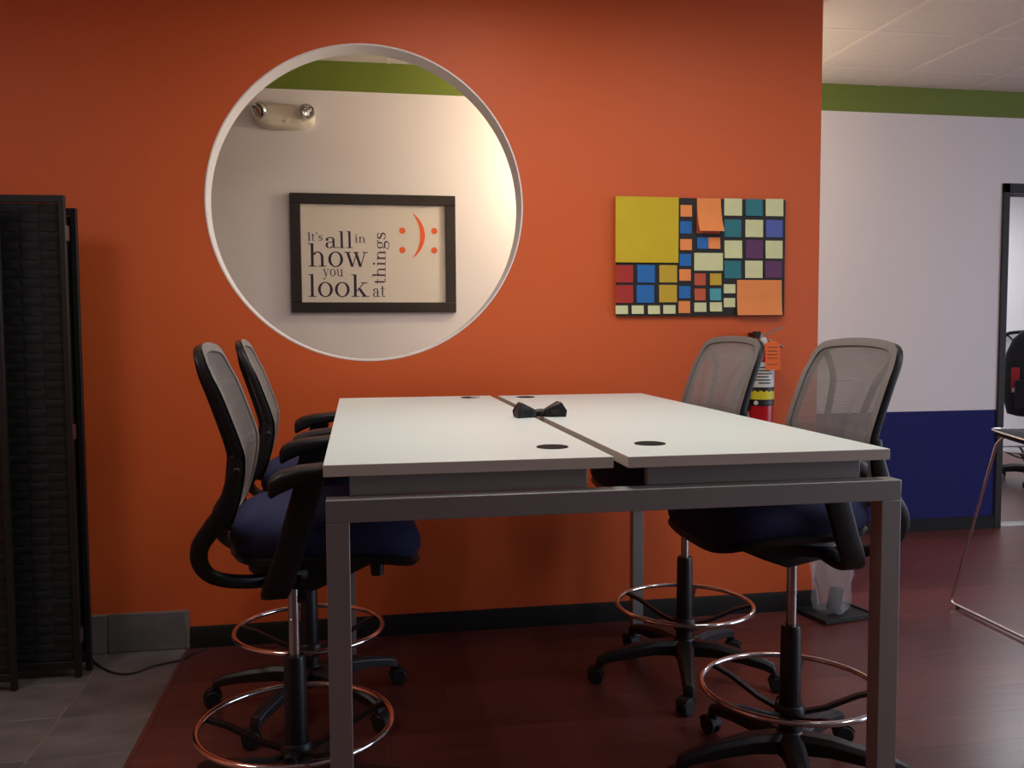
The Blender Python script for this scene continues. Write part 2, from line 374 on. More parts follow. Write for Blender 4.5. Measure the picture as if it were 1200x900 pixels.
# black bow-shaped hub lying across the gap
hub = thing('desktop_hub', 'small black bow-shaped twin hub lying across the gap between desktops', 'gadget', (.556, 2.70, ZT), math.radians(4))
def wedge(sg):
    m = MB()
    def ring(x, w, h, t): return [(x*sg, -w, 0), (x*sg, w, 0), (x*sg+.004*sg, w, h*.45), (x*sg-t*sg, w*.72, h), (x*sg-t*sg, -w*.72, h), (x*sg+.004*sg, -w, h*.45)]
    m.rings([ring(.012, .016, .021, .0), ring(.030, .021, .031, 0), ring(.062, .030, .047, 0), ring(.077, .031, .044, .011)])
    return m
for sg in (-1, 1):
    b = wedge(sg).build('pod', 'black', hub, .0025)
    MB().box(min(.028*sg, .056*sg), max(.028*sg, .056*sg), -.027, -.024, .010, .024, Matrix.Rotation(0, 4, 'Z')).build('socket_plate', 'blackm', b)
MB().lathe([(0, -.014), (.010, -.014), (.012, -.008), (.012, .008), (.010, .014), (0, .014)], 16, Matrix.Translation((0, 0, .013)) @ Matrix.Rotation(PI/2, 4, 'Y')).build('coupling', 'black', hub)
# ------------------------------------------------------------------ drafting chair (faces +X)
BP = [(-.192, 1.296), (-.168, 1.235), (-.146, 1.187), (-.105, 1.068), (-.098, 1.022), (-.106, .960), (-.127, .885), (-.150, .835)]
def back_pt(v):
    k = v*(len(BPS)-1); i = min(int(k), len(BPS)-2); t = k-i
    return BPS[i]*(1-t)+BPS[i+1]*t
BPS = bez([(x, 0, z) for x, z in BP], 6)
def half_w(v):                             # half width of the back along its height
    w = .213+.017*math.sin(PI*min(1, v*1.15))
    if v > .8: w -= .055*((v-.8)/.2)**2
    return w
def back_surf(u, v, off=0):
    p = back_pt(v); q = back_pt(min(1, v+.02))-back_pt(max(0, v-.02)); q.normalize()
    nrm = Vector((-q.z, 0, q.x));                      # points forward
    w = half_w(v); x = p.x+.014*(u*u-1)-.003                    # slight wrap
    pt = Vector((x, u*w, p.z-.016*abs(u)**2*(1-v)+.004*(1-v)))
    return pt+nrm*off
def outline(n=80, off=0, inset=0.0):
    out = []
    H = .54
    for k in range(n):
        a = 2*PI*k/n; c, s_ = math.cos(a), math.sin(a); e = 11
        r = (abs(c)**e+abs(s_)**e)**(-1/e)
        u, vv = c*r, -s_*r
        iu, iv = inset/.22, inset/.235
        out.append(back_surf(u*(1-iu), .5+.5*vv*(1-iv), off))
    return out
def make_chair():
    t = thing('drafting_chair', '', 'chair')
    # five-star base
    MB().lathe([(0, .075), (.034, .075), (.04, .085), (.045, .14), (.036, .155), (0, .155)], 24).build('base_hub', 'black', t)
    for k in range(5):
        a = math.radians(-18+72*k); R = Matrix.Rotation(a, 4, 'Z')
        pts = [(.03, 0, .122), (.12, 0, .126), (.22, 0, .114), (.305, 0, .098), (.338, 0, .084), (.346, 0, .070)]
        m = MB(); sc_ = [(.036, .028), (.031, .025), (.025, .021), (.021, .018), (.019, .018), (.014, .012)]
        m.rings([[Vector((p[0], y*w, p[2]+z*h)) for y, z in ((-1, -1), (1, -1), (1, .4), (.55, 1), (-.55, 1), (-1, .4))] for p, (w, h) in zip(pts, sc_)])
        leg = m.build('base_leg', 'black', t, .002); leg.rotation_euler.z = a
        sw = random.uniform(-1, 1)
        cm = MB(); T = Matrix.Translation((.330, 0, 0)) @ Matrix.Rotation(sw, 4, 'Z')
        for y0 in (-.022, .004): cm.lathe([(0, y0), (.025, y0), (.030, y0+.004), (.030, y0+.014), (.025, y0+.018), (0, y0+.018)], 20, T @ Matrix.Translation((.018, 0, .0302)) @ Matrix.Rotation(PI/2, 4, 'X'))
        cm.lathe([(0, .03), (.008, .03), (.008, .09), (0, .09)], 10, T)
        hood = [[T @ Vector((.018+.034*math.cos(b), y, .0302+.034*math.sin(b))) for y in (-.02, .02)]+[T @ Vector((.018+.031*math.cos(b), y, .0302+.031*math.sin(b))) for y in (.02, -.02)] for b in [math.radians(20+15*q) for q in range(11)]]
        cm.rings(hood)
        cm.build('caster', 'blackm', leg)
    # column
    MB().lathe([(0, .14), (.031, .14), (.031, .25), (.029, .455), (.026, .466), (0, .466)], 24).build('column_sleeve', 'black', t)
    MB().lathe([(0, .46), (.0145, .46), (.0145, .56), (.0155, .561), (.0155, .566), (.0145, .567), (.0145, .66), (0, .66)], 20).build('gas_lift', 'gas', t)
    # foot ring
    fr = MB().tube([(.255*math.cos(2*PI*k/64), .255*math.sin(2*PI*k/64), .282) for k in range(64)], .0085, 10, True).build('foot_ring', 'chrome', t)
    for k in range(5):
        a = math.radians(18+72*k); c, s_ = math.cos(a), math.sin(a)
        MB().sweep([(.03*c, .03*s_, .205), (.10*c, .10*s_, .222), (.19*c, .19*s_, .262), (.25*c, .25*s_, .279)], [(-.009, -.006), (.009, -.006), (.009, .006), (-.009, .006)]).build('spoke', 'black', fr, .001)
    MB().lathe([(0, .185), (.040, .185), (.043, .19), (.043, .225), (.038, .232), (0, .232)], 24).build('ring_collar', 'black', fr)
    MB().lathe([(0, .03), (.008, .03), (.008, .055), (.02, .055), (.02, .075), (.015, .08), (0, .08)], 16, Matrix.Translation((0, 0, .208)) @ Matrix.Rotation(-PI/2-.2, 4, 'Z') @ Matrix.Rotation(PI/2, 4, 'Y')).build('clamp_knob', 'blackm', fr)
    # mechanism and pan
    m = MB(); m.rings([[(x, -w, z0), (x, w, z0), (x, w, z1), (x, -w, z1)] for x, w, z0, z1 in ((-.11, .05, .715, .760), (-.06, .075, .675, .765), (.05, .075, .655, .765), (.12, .07, .680, .768), (.25, .06, .735, .772))])
    m.build('tilt_mechanism', 'black', t, .006)
    MB().tube([(.02, -.06, .70), (.02, -.20, .705), (.03, -.235, .70)], .006, 8).sweep([(.03, -.225, .70), (.03, -.275, .695)], rrect(.012, .006, .004, 2)).build('tilt_lever', 'black', t)
    MB().lathe([(0, 0), (.017, 0), (.019, .01), (.016, .052), (0, .055)], 14, Matrix.Translation((.215, -.12, .755)) @ Matrix.Rotation(PI, 4, 'X')).build('tension_knob', 'black', t)
    def seat_ring(sx, sy, z, e=4.2, sag=1.0):
        out = []
        for k in range(56):
            a = 2*PI*k/56; c, s_ = math.cos(a), math.sin(a); r = (abs(c)**e+abs(s_)**e)**(-1/e)
            x, y = c*r*sx, s_*r*sy*(1-.08*max(0, -c*r))
            drop = .042*sag*max(0, (x-.06)/.17)**2 + .012*sag*(abs(y)/.25)**3*0
            out.append((.090+x*1.045, y, z-drop))
        return out
    st = MB().rings([seat_ring(.205, .225, .776), seat_ring(.222, .242, .792), seat_ring(.230, .250, .815), seat_ring(.229, .249, .838), seat_ring(.216, .236, .862), seat_ring(.188, .208, .880), seat_ring(.14, .16, .890), seat_ring(.07, .08, .893), seat_ring(.01, .01, .893)]).build('seat', 'seat', t)
    MB().rings([seat_ring(.17, .19, .752, sag=.8), seat_ring(.218, .238, .765), seat_ring(.229, .249, .783), seat_ring(.22, .24, .79)]).build('seat_pan', 'black', t)
    # backrest
    bf = MB().sweep(outline(120, -.008, .012), rrect(.0115, .0115, .005, 2), True, up=Vector((1, 0, 0))).build('back_frame', 'black', t)
    o1, o2, o3, o4 = outline(120, .006, 0), outline(120, .008, .010), outline(120, .0075, .024), outline(120, .004, .0245)
    MB().rings([o1, o2, o3, o4], caps=False).build('fabric_border', 'border', bf)
    fab = MB()
    def thread(pts, wid, dep):
        rs = []
        for i, (p, side, nr) in enumerate(pts): rs.append([p-side*wid, p+side*wid, p+side*wid-nr*dep, p-side*wid-nr*dep])
        fab.rings(rs)
    NU, NV = 108, 112
    nrm = Vector((1, 0, 0))
    for i in range(NU):
        u = -.93+1.86*i/(NU-1)
        thread([(back_surf(u, .03+.94*k/14, .003), Vector((0, 1, 0)), nrm) for k in range(15)], .00050, .0013)
    for j in range(NV):
        v = .03+.94*j/(NV-1)
        thread([(back_surf(-.93+1.86*k/6, v, .0022), Vector((0, 0, 1)), nrm) for k in range(7)], .00050, .0011)
    fab.build('mesh_panel', 'meshf', bf, smooth=False)
    for sg in (-1, 1):
        cv = [back_surf(sg*u, v, o_) for u, v, o_ in ((.86, .05, -.012), (.66, .15, -.022), (.47, .30, -.030), (.36, .48, -.034), (.34, .66, -.03), (.40, .82, -.022), (.52, .95, -.014))]
        MB().sweep(bez(cv, 6), rrect(.007, .0085, .003, 2), up=Vector((1, 0, 0))).build('back_rib', 'black', bf)
        # J-shaped bracket from the back down and round under the seat
        y = .212*sg
        js = bez([(-.118, y, 1.032), (-.122, y, .985), (-.142, y, .915), (-.178, y*.98, .862), (-.205, y*.95, .820), (-.207, y*.92, .775), (-.178, y*.88, .738), (-.11, y*.75, .716), (-.03, y*.5, .705), (.03, y*.3, .705)], 6)
        nb = len(js)
        MB().sweep(js, rrect(.020, .022, .009, 2), up=Vector((0, 1, 0)), scales=[.75+.35*math.sin(PI*min(1, k/nb*1.6)) for k in range(nb)]).build('back_bracket', 'black', t)
        MB().lathe([(0, 0), (.009, 0), (.009, .007), (.006, .010), (0, .010)], 14, Matrix.Translation((-.116, y+sg*.012, 1.0)) @ Matrix.Rotation(-sg*PI/2, 4, 'X')).build('pivot_cap', 'blackm', t)
        # arms
        ya = .275*sg
        ap = bez([(-.03, ya*.45, .712), (-.035, ya*.8, .700), (-.028, ya*.97, .722), (.0, ya, .80), (.03, ya, .90), (.055, ya, .985)], 6)
        MB().sweep(ap, rrect(.012, .033, .009, 2), up=Vector((1, 0, 0))).build('arm_post', 'black', t)
        pd = []
        for x, w, z0, z1 in ((-.042, .026, .950, .978), (-.036, .037, .944, .990), (-.015, .042, .955, 1.003), (.03, .044, .975, 1.013), (.10, .045, .985, 1.019), (.17, .043, .990, 1.018), (.20, .034, .994, 1.014), (.207, .018, .999, 1.010)):
            pd.append([Vector((x, ya+a*w/.045, (z0+z1)/2+b*(z1-z0)/.04)) for a, b in rrect(.045, .02, .012, 3)])
        MB().rings(pd).build('arm_pad', 'black', t)
    return t
ch = make_chair()
CH = [((-.176, 2.40), 2, 20, 'mesh-back drafting chair with navy seat, on the folding-screen side, farther from the orange wall'),
      ((-.180, 3.17), 3, 26, 'mesh-back drafting chair with navy seat, on the folding-screen side, next to the orange wall'),
      ((1.238, 2.38), 181, 180, 'mesh-back drafting chair with navy seat, on the bar stool side, farther from the orange wall'),
      ((1.216, 3.18), 186, 180, 'mesh-back drafting chair with navy seat, next to the fire extinguisher'),
      ((5.98, 6.75), 215, 180, 'drafting chair in the room beyond the doorway')]
for k, (p, rz, br, lab) in enumerate(CH):
    o = ch if k == 0 else copy_tree(ch)
    o.location = (p[0], p[1], 0); o.rotation_euler.z = math.radians(rz); o['label'] = lab; o['group'] = 'drafting chairs'
    for c in o.children:
        if c.name.startswith('base_leg'): c.rotation_euler.z += math.radians(br-rz)
# ------------------------------------------------------------------ folding screen
def screen_panel(root, xa, ya, xb, yb, H=1.838):
    a = Vector((xa, ya, 0)); b = Vector((xb, yb, 0)); L = (b-a).length; ang = math.atan2(yb-ya, xb-xa)
    e = D.objects.new('panel', None)
    p = MB().box(0, .022, -.010, .010, 0, H).box(L-.022, L, -.010, .010, 0, H).box(.022, L-.022, -.010, .010, H-.028, H).box(.022, L-.022, -.010, .010, .035, .065).build('panel', 'sframe', root, .002)
    p.location = (xa-root.location.x, ya-root.location.y, 0); p.rotation_euler.z = ang
    nc, w = 5, (L-.044)/5; nr = 50; z0 = .068; h = (H-.03-z0)/nr
    hm = {}
    for r in range(nr):
        ph = r % 2
        if ph not in hm:
            m = MB(); rs = []
            for k in range(nc*6+1):
                x = .022+(L-.044)*k/(nc*6); y = .0035*math.sin(PI*k/6+PI*ph)
                rs.append([(x, y-.0008, .001), (x, y+.0008, .001), (x, y+.0008, h-.001), (x, y-.0008, h-.001)])
            hm[ph] = m.rings(rs).build('weave_strip', 'weave', p); o = hm[ph]
        else: o = hm[ph].copy(); C.objects.link(o)
        o.location.z = z0+h*r
    vm = {}
    for c in range(nc):
        ph = c % 2
        if ph not in vm:
            m = MB(); rs = []
            for k in range(nr*3+1):
                z = z0+h*nr*k/(nr*3); y = -.0035*math.sin(PI*(k-1.5)/3+PI/2+PI*ph)
                rs.append([(.002, y-.0008, z), (w-.002, y-.0008, z), (w-.002, y+.0008, z), (.002, y+.0008, z)])
            vm[ph] = m.rings(rs).build('weave_upright', 'weave', p); o = vm[ph]
        else: o = vm[ph].copy(); C.objects.link(o)
        o.location.x = .022+w*c
    return p
scr = thing('folding_screen', 'tall black woven folding screen standing before the orange wall', 'screen', (-1.3, 3.6, 0))
p1 = screen_panel(scr, -1.462, 3.625, -1.066, 3.602)
p0 = screen_panel(scr, -1.442, 3.70, -1.046, 3.672, 1.80)
p2 = screen_panel(scr, -1.66, 3.535, -1.262, 3.507)
for z in (.16, .95, 1.70):
    MB().box(.3955, .3985, -.004, .030, z-.028, z+.028).build('hinge', 'brass', p1, .001)
# floor cable
cp = [at(x, y, 2, .004) for x, y in ((104, 769), (112, 777), (124, 785), (142, 790), (160, 788), (178, 781), (196, 777), (214, 773), (226, 766), (242, 760))]
for q in cp: q.y = min(q.y, YW-.02)
tag(MB().tube(bez(cp, 5), .0045, 8).build('floor_cable', 'cable'), 'thin black cable snaking over the slate tiles', 'cable')
# ------------------------------------------------------------------ sticky-note board
art = thing('sticky_note_board', 'black board covered in coloured paper notes on the orange wall', 'wall art', (1.538, YW, 1.653))
def onb(px, py, yy): return at(px, py, 1, yy)-art.location
a, b = onb(722, 231, YW), onb(917, 370, YW)
MB().box(a.x, b.x, -.016, -.001, b.z, a.z).build('backing_board', 'board', art, .001)
NC = dict(Y=(206, 178, 26), O=(238, 142, 76), B=(34, 106, 180), R=(170, 44, 36), G=(196, 162, 44), W=(214, 216, 164), T=(44, 118, 128), P=(98, 54, 96), V=(84, 98, 172), C=(76, 160, 170), S=(192, 84, 54))
NM = {k: mat('note_'+k, srgb(*v), .75, var=.04, vscale=20) for k, v in NC.items()}
NOTES = 'Y106,100,472,490 O488,150,555,220 B486,246,554,318 O486,350,554,416 B483,437,550,508 O481,527,548,595 B480,626,546,697 O477,714,544,784 ' \
        'B586,340,650,408 O652,340,720,408 W569,431,736,536 S570,552,635,622 G661,552,727,621 S570,640,634,710 C660,640,725,710 W569,723,639,777 W660,721,730,775 ' \
        'W745,112,848,214 T870,115,968,216 W988,114,1090,217 T745,235,843,339 W869,237,971,340 V990,238,1086,341 W746,358,848,463 P872,356,970,464 W987,359,1085,465 ' \
        'T745,478,842,581 W867,477,968,579 P985,478,1082,578 W742,615,809,668 W742,696,808,750 R106,503,210,605 B235,502,337,606 G364,503,467,605 R105,620,210,725 B231,620,333,724 G363,619,466,721 ' \
        'W108,740,180,790 W202,740,272,789 W297,740,367,790 W387,738,458,788'
for k, s_ in enumerate(NOTES.split()):
    x0, y0, x1, y1 = [float(v) for v in s_[1:].split(',')]
    A = onb(700+x0/5, 210+y0/5, YW-.018); B = onb(700+x1/5, 210+y1/5, YW-.018)
    m = MB(); curl = .0 if s_[0] == 'Y' else random.uniform(.001, .005); rs = []
    for q in range(6):
        t_ = q/5; z = A.z+(B.z-A.z)*t_; yo = -.0165-curl*t_*t_
        rs.append([(A.x, yo, z), (B.x, yo, z), (B.x, yo+.0008, z), (A.x, yo+.0008, z)])
    if s_[0] == 'Y': m.box(A.x, B.x, -.024, -.0162, B.z, A.z)
    else: m.rings(rs)
    m.build('paper_note', NM[s_[0]], art)
for (x0, y0, x1, y1, cu, pads) in ((585, 110, 722, 308, .030, 1), (820, 590, 1078, 796, .010, 0)):      # larger orange pads, lower edge curling out
    A = onb(700+x0/5, 210+y0/5, YW-.02); B = onb(700+x1/5, 210+y1/5, YW-.02); m = MB(); rs = []
    for q in range(9):
        t_ = q/8; z = A.z+(B.z-A.z)*t_; yo = -.0185-cu*t_**3
        rs.append([(A.x+.004*t_*pads, yo, z), (B.x+.006*t_*pads, yo-.004*t_, z), (B.x+.006*t_*pads, yo-.004*t_+.001, z), (A.x+.004*t_*pads, yo+.001, z)])
    m.rings(rs).build('paper_note', NM['O'], art)
    if pads:
        MB().box(A.x, B.x-.004, -.0180, -.0162, B.z-.008, A.z).build('paper_note', NM['S'], art)
# ------------------------------------------------------------------ framed print with serif lettering
pic = thing('framed_print', 'black framed print about how you look at things, on the far wall', 'picture', (.107, YF, 1.765))
PX0, PX1, PZ0, PZ1 = -.358, .574, 1.430, 2.100
def loc(x, z): return (x-pic.location.x, z-pic.location.z)
(x0, z0), (x1, z1) = loc(PX0, PZ0), loc(PX1, PZ1); fw = .058
for bx in ((x0, x1, z1-fw, z1), (x0, x1, z0, z0+fw), (x0, x0+fw, z0+fw, z1-fw), (x1-fw, x1, z0+fw, z1-fw)):
    MB().box(bx[0], bx[1], -.030, -.001, bx[2], bx[3]).build('frame_rail', 'framew', pic, .003)
pap = MB().box(x0+fw, x1-fw, -.012, -.004, z0+fw, z1-fw).build('print', 'paper', pic, smooth=False)
ST, HR = .088, .030
def ell(cx, cy, ao, bo, ai, bi, t0, t1, n=20, full=False):
    q = []
    for k in range(n):
        for_ = []
        a0, a1 = math.radians(t0+(t1-t0)*k/n), math.radians(t0+(t1-t0)*(k+1)/n)
        q.append([(cx+ao*math.cos(a0), cy+bo*math.sin(a0)), (cx+ao*math.cos(a1), cy+bo*math.sin(a1)), (cx+ai*math.cos(a1), cy+bi*math.sin(a1)), (cx+ai*math.cos(a0), cy+bi*math.sin(a0))])
    return q
def rc(x0, y0, x1, y1): return [[(x0, y0), (x1, y0), (x1, y1), (x0, y1)]]
def ln(x0, y0, x1, y1, w):
    return [[(x0-w/2, y0), (x0+w/2, y0), (x1+w/2, y1), (x1-w/2, y1)]]
def dot(cx, cy, r, n=18): return ell(cx, cy, r, r, 0, 0, 0, 360, n)
def strk(pts, ws):
    P = bez([(x, y, 0) for x, y in pts], 6); n = len(P); q = []; e = []
    for i, p in enumerate(P):
        t_ = P[min(i+1, n-1)]-P[max(i-1, 0)]; t_.normalize(); k = i/(n-1)*(len(ws)-1); j = min(int(k), len(ws)-2)
        w = (ws[j]*(1-(k-j))+ws[j+1]*(k-j))/2; e.append(((p.x-t_.y*w, p.y+t_.x*w), (p.x+t_.y*w, p.y-t_.x*w)))
    for i in range(n-1): q.append([e[i][0], e[i+1][0], e[i+1][1], e[i][1]])
    return q
def serif(x, y, w=.24): return rc(x-w/2, y, x+w/2, y+HR)
def stem(x, h): return rc(x-ST/2, 0, x+ST/2, h)+serif(x, 0)+rc(x-.12, h-HR, x, h)
G = {
 'l': (stem(.14, .73), .28), 'i': (stem(.14, .47)+dot(.135, .64, .058), .28),
 'I': (rc(.12, 0, .22, .70)+serif(.17, 0, .3)+serif(.17, .67, .3), .34),
 'h': (stem(.14, .73)+ell(.31, .28, .185, .20, .10, .165, 0, 150)+rc(.41, 0, .495, .29)+serif(.45, 0), .60),
 'n': (stem(.14, .47)+ell(.31, .28, .185, .20, .10, .165, 0, 150)+rc(.41, 0, .495, .29)+serif(.45, 0), .60),
 'u': (rc(.10, .17, .185, .47)+rc(.02, .44, .14, .47)+ell(.285, .18, .185, .19, .10, .155, 180, 330)+rc(.40, 0, .485, .47)+rc(.32, .44, .44, .47)+rc(.44, 0, .57, HR), .60),
 'o': (ell(.26, .235, .235, .247, .145, .215, 0, 360, 36), .52),
 't': (rc(.10, .10, .185, .60)+rc(.02, .44, .31, .47)+ell(.225, .11, .125, .12, .05, .085, 180, 330), .35),
 "'": ([[(.06, .70), (.14, .70), (.115, .50), (.085, .50)]]+dot(.10, .68, .05), .19),
 's': (strk([(.33, .37), (.28, .44), (.18, .452), (.09, .40), (.10, .31), (.22, .245), (.33, .19), (.345, .09), (.25, .02), (.13, .02), (.06, .10)], [.05, .035, .05, .07, .085, .09, .085, .07, .05, .035, .05])+rc(.325, .31, .35, .47)+rc(.04, 0, .065, .16), .40),
 'a': (rc(.30, .06, .385, .33)+strk([(.345, .30), (.33, .42), (.22, .455), (.11, .42), (.09, .36)], [.085, .06, .035, .05, .075])+ell(.19, .13, .15, .14, .065, .11, 55, 330)+strk([(.25, .26), (.33, .285)], [.035, .03])+ell(.43, .07, .13, .07, .045, .045, 180, 330, 10)+dot(.105, .355, .05), .50),
 'w': (ln(.10, .47, .25, 0, .09)+ln(.25, 0, .385, .40, .032)+ln(.36, .47, .51, 0, .09)+ln(.51, 0, .66, .47, .032)+rc(0, .44, .21, .47)+rc(.28, .44, .46, .47)+rc(.57, .44, .75, .47), .76),
 'y': (ln(.10, .47, .27, 0, .09)+strk([(.43, .46), (.27, .02), (.21, -.12), (.15, -.19), (.08, -.19)], [.032, .032, .036, .04, .06])+dot(.085, -.165, .05)+rc(0, .44, .21, .47)+rc(.33, .44, .51, .47), .52),
 'k': (stem(.14, .73)+ln(.17, .17, .42, .45, .04)+ln(.26, .28, .46, 0, .105)+serif(.46, 0, .25)+rc(.32, .44, .53, .47), .60),
 'g': (ell(.22, .31, .18, .165, .10, .135, 0, 360, 28)+strk([(.12, .17), (.08, .10), (.14, .055), (.30, .045), (.41, .0), (.42, -.10), (.32, -.18), (.18, -.19), (.06, -.15), (.055, -.06), (.13, .01)], [.03, .05, .08, .09, .08, .06, .04, .035, .045, .04, .03])+strk([(.33, .40), (.40, .45), (.46, .44)], [.03, .04, .06])+dot(.455, .43, .035), .50),
}
def at_pic(cx, cy): p = at(330+cx/5.624, 220+cy/5.624, 1, YF-.012); return loc(p.x, p.z)
def word(txt, bl, br, h_ref, ref, up=False):
    """bl, br: crop pixels of baseline start and end; h_ref: pixels of `ref` font units"""
    A = Vector(at_pic(*bl)); B = Vector(at_pic(*br)); quads = []; x = 0
    for c in txt:
        g, adv = G[c]; quads += [[(a+x, b) for a, b in q] for q in g]; x += adv+.015
    xs = [a for q in quads for a, b in q]; xa, xb = min(xs), max(xs)
    d = (B-A); L = d.length; d.normalize(); nrm = Vector((-d.y, d.x))
    px = (Vector(at_pic(bl[0]+100, bl[1]))-A).length/100
    sx, sy = L/(xb-xa), h_ref*px/ref
    m = MB()
    for k, q in enumerate(quads):
        yo = -.0124-.00002*(k % 9)
        m.add([(A.x+d.x*(a-xa)*sx+nrm.x*b*sy, yo, A.y+d.y*(a-xa)*sx+nrm.y*b*sy) for a, b in q], [(0, 1, 2, 3)])
    m.build('lettering', 'ink', pap, smooth=False)
word("It's", (170, 350), (270, 350), 55, .70); word('all', (290, 398), (470, 398), 113, .73)
word('in', (483, 362), (553, 362), 38, .47); word('how', (178, 520), (570, 522), 156, .73)
word('you', (272, 583), (407, 584), 48, .47); word('look', (178, 719), (578, 719), 152, .73)
word('at', (603, 720), (685, 720), 72, .60); word('things', (685, 636), (685, 296), 86, .73)
for cx, cy in ((795, 283), (796, 411), (1006, 285), (1006, 413)):
    c = at_pic(cx, cy); r = 21/5.624*4.815/1000
    MB().lathe([(0, 0), (r, 0), (r, .0008), (0, .0008)], 24, Matrix.Translation((c[0], -.0121, c[1])) @ Matrix.Rotation(PI/2, 4, 'X')).build('printed_dot', 'oink', pap)
m = MB(); rs = []
for k in range(25):
    t_ = k/24; y = 168+297*t_; bulge = 4*t_*(1-t_)
    xo, xi = 863+82*bulge**.85, 863+52*bulge**.9
    a, b = at_pic(xo, y), at_pic(xi-2, y)
    rs.append([(a[0], -.0129, a[1]), (b[0], -.0129, b[1]), (b[0], -.0121, b[1]), (a[0], -.0121, a[1])])
m.rings(rs).build('printed_curve', 'oink', pap, smooth=False)
# ------------------------------------------------------------------ emergency light
em = thing('emergency_light', 'white emergency light with two lamp heads on the far wall', 'light', (-.378, YF, 2.515))
def oval(hx, hz, y): return [(hx*math.copysign(abs(math.cos(a))**.75, math.cos(a)), y, hz*math.copysign(abs(math.sin(a))**.8, math.sin(a))) for a in [2*PI*k/40 for k in range(40)]]
MB().rings([oval(.165, .070, -.001), oval(.168, .072, -.02), oval(.160, .067, -.045), oval(.14, .055, -.06), oval(.08, .03, -.065)]).build('housing', 'plastic', em)
for sg, yaw in ((-1, -.75), (1, .55)):
    T = Matrix.Translation((sg*.120, -.075, .022)) @ Matrix.Rotation(yaw*1.0, 4, 'Z') @ Matrix.Rotation(PI/2+.35, 4, 'X')
    h = MB().lathe([(0, -.035), (.026, -.033), (.040, -.02), (.044, 0), (.044, .018), (.041, .022), (.038, .018), (0, .012)], 24, T).build('lamp_head', 'chrome', em)
    MB().lathe([(0, .010), (.012, .012), (.028, .020), (.037, .029), (.0385, .030), (.036, .027), (.01, .006), (0, .005)], 24, T).build('reflector', 'chrome', h)
    MB().lathe([(0, .028), (.02, .027), (.037, .022), (.037, .020), (0, .024)], 20, T).build('lens', 'glass', h)
MB().lathe([(0, 0), (.006, 0), (.006, .004), (0, .004)], 10, Matrix.Translation((0, -.062, -.03)) @ Matrix.Rotation(PI/2, 4, 'X')).build('test_button', 'alu', em)
# ------------------------------------------------------------------ fire extinguisher
ex = thing('fire_extinguisher', 'red fire extinguisher with an orange tag hung on the orange wall', 'extinguisher', (1.802, YW-.075, .86))
MB().lathe([(0, 0), (.05, 0), (.0575, .008), (.0575, .315), (.054, .345), (.040, .372), (.022, .385), (.018, .39), (.018, .40), (0, .40)], 36).build('cylinder', 'red', ex)
def band(name, m, z0, z1, r, a0, a1, n=20):
    b_ = MB(); rs = []
    for k in range(n+1):
        a = math.radians(a0+(a1-a0)*k/n); c, s_ = math.cos(a), math.sin(a)
        rs.append([(r*c, r*s_, z0), (r*c, r*s_, z1), ((r-.0006)*c, (r-.0006)*s_, z1), ((r-.0006)*c, (r-.0006)*s_, z0)])
    return b_.rings(rs).build(name, m, ex)
band('label_panel', 'labw', .205, .318, .0583, -190, -20); band('label_strip', 'laby', .205, .315, .0587, -190, -148)
band('label_band', 'labk', .190, .206, .0586, -190, -20); band('label_band', 'laby', .150, .191, .0586, -190, -20)
band('label_band', 'labk', .122, .151, .0586, -190, -20)
for k, (z, a0, a1) in enumerate(((.292, -140, -60), (.278, -138, -75), (.264, -140, -62), (.250, -136, -80), (.236, -140, -70), (.222, -125, -70))): band('label_text', 'print', z, z+.006, .0589, a0, a1, 8)
band('label_text', 'print', .133, .141, .0589, -100, -50, 8)
for k in range(5): band('label_scallop', 'labk', .186, .193, .0589, -160+26*k, -148+26*k, 4)
q = Matrix.Rotation(math.radians(-135), 4, 'Z') @ Matrix.Translation((.0588, 0, .136)) @ Matrix.Rotation(PI/2, 4, 'Y')
MB().lathe([(0, 0), (.010, 0), (.010, .0006), (0, .0006)], 20, q).build('label_seal', 'labw', ex)
MB().lathe([(0, .395), (.017, .395), (.017, .43), (.012, .436), (0, .436)], 20).build('valve', 'alu', ex)
MB().sweep([(-.012, 0, .436), (.03, 0, .446), (.07, -.004, .464), (.098, -.006, .472)], rrect(.010, .003, .002, 2)).build('squeeze_lever', 'alu', ex)
MB().sweep([(-.005, 0, .420), (.03, 0, .418), (.07, -.004, .400), (.102, -.006, .384)], rrect(.011, .004, .003, 2)).build('carry_handle', 'alu', ex)
MB().lathe([(0, 0), (.016, 0), (.016, .012), (.013, .014), (0, .014)], 20, Matrix.Translation((0, -.017, .413)) @ Matrix.Rotation(PI/2, 4, 'X')).build('gauge', 'labw', ex)
MB().box(-.035, -.006, -.010, .02, .425, .456).box(-.03, -.01, .02, .0745, .43, .45).build('wall_bracket', 'black', ex, .002)
MB().tube(bez([(-.014, -.012, .41), (-.045, -.03, .40), (-.066, -.03, .33), (-.068, -.02, .22), (-.066, -.015, .10)], 6), .008, 10).build('hose', 'black', ex)
tg = MB(); A = [(-.012, -.062), (.052, -.074)]
tg.add([(A[0][0], A[0][1], .40), (A[1][0], A[1][1], .40), (A[1][0]+.006, A[1][1]-.002, .285), (A[0][0]+.004, A[0][1]-.002, .282), (A[0][0], A[0][1]+.0008, .40), (A[1][0], A[1][1]+.0008, .40), (A[1][0]+.006, A[1][1]-.0012, .285), (A[0][0]+.004, A[0][1]-.0012, .282), (.008, -.066, .412), (.036, -.071, .412), (.008, -.0652, .412), (.036, -.0702, .412)],
    [(0, 3, 2, 1), (4, 5, 6, 7), (0, 1, 9, 8), (4, 10, 11, 5), (3, 7, 6, 2), (0, 4, 7, 3), (1, 2, 6, 5), (8, 9, 11, 10), (0, 8, 10, 4), (1, 5, 11, 9)])
tgo = tg.build('inspection_tag', 'tag', ex)
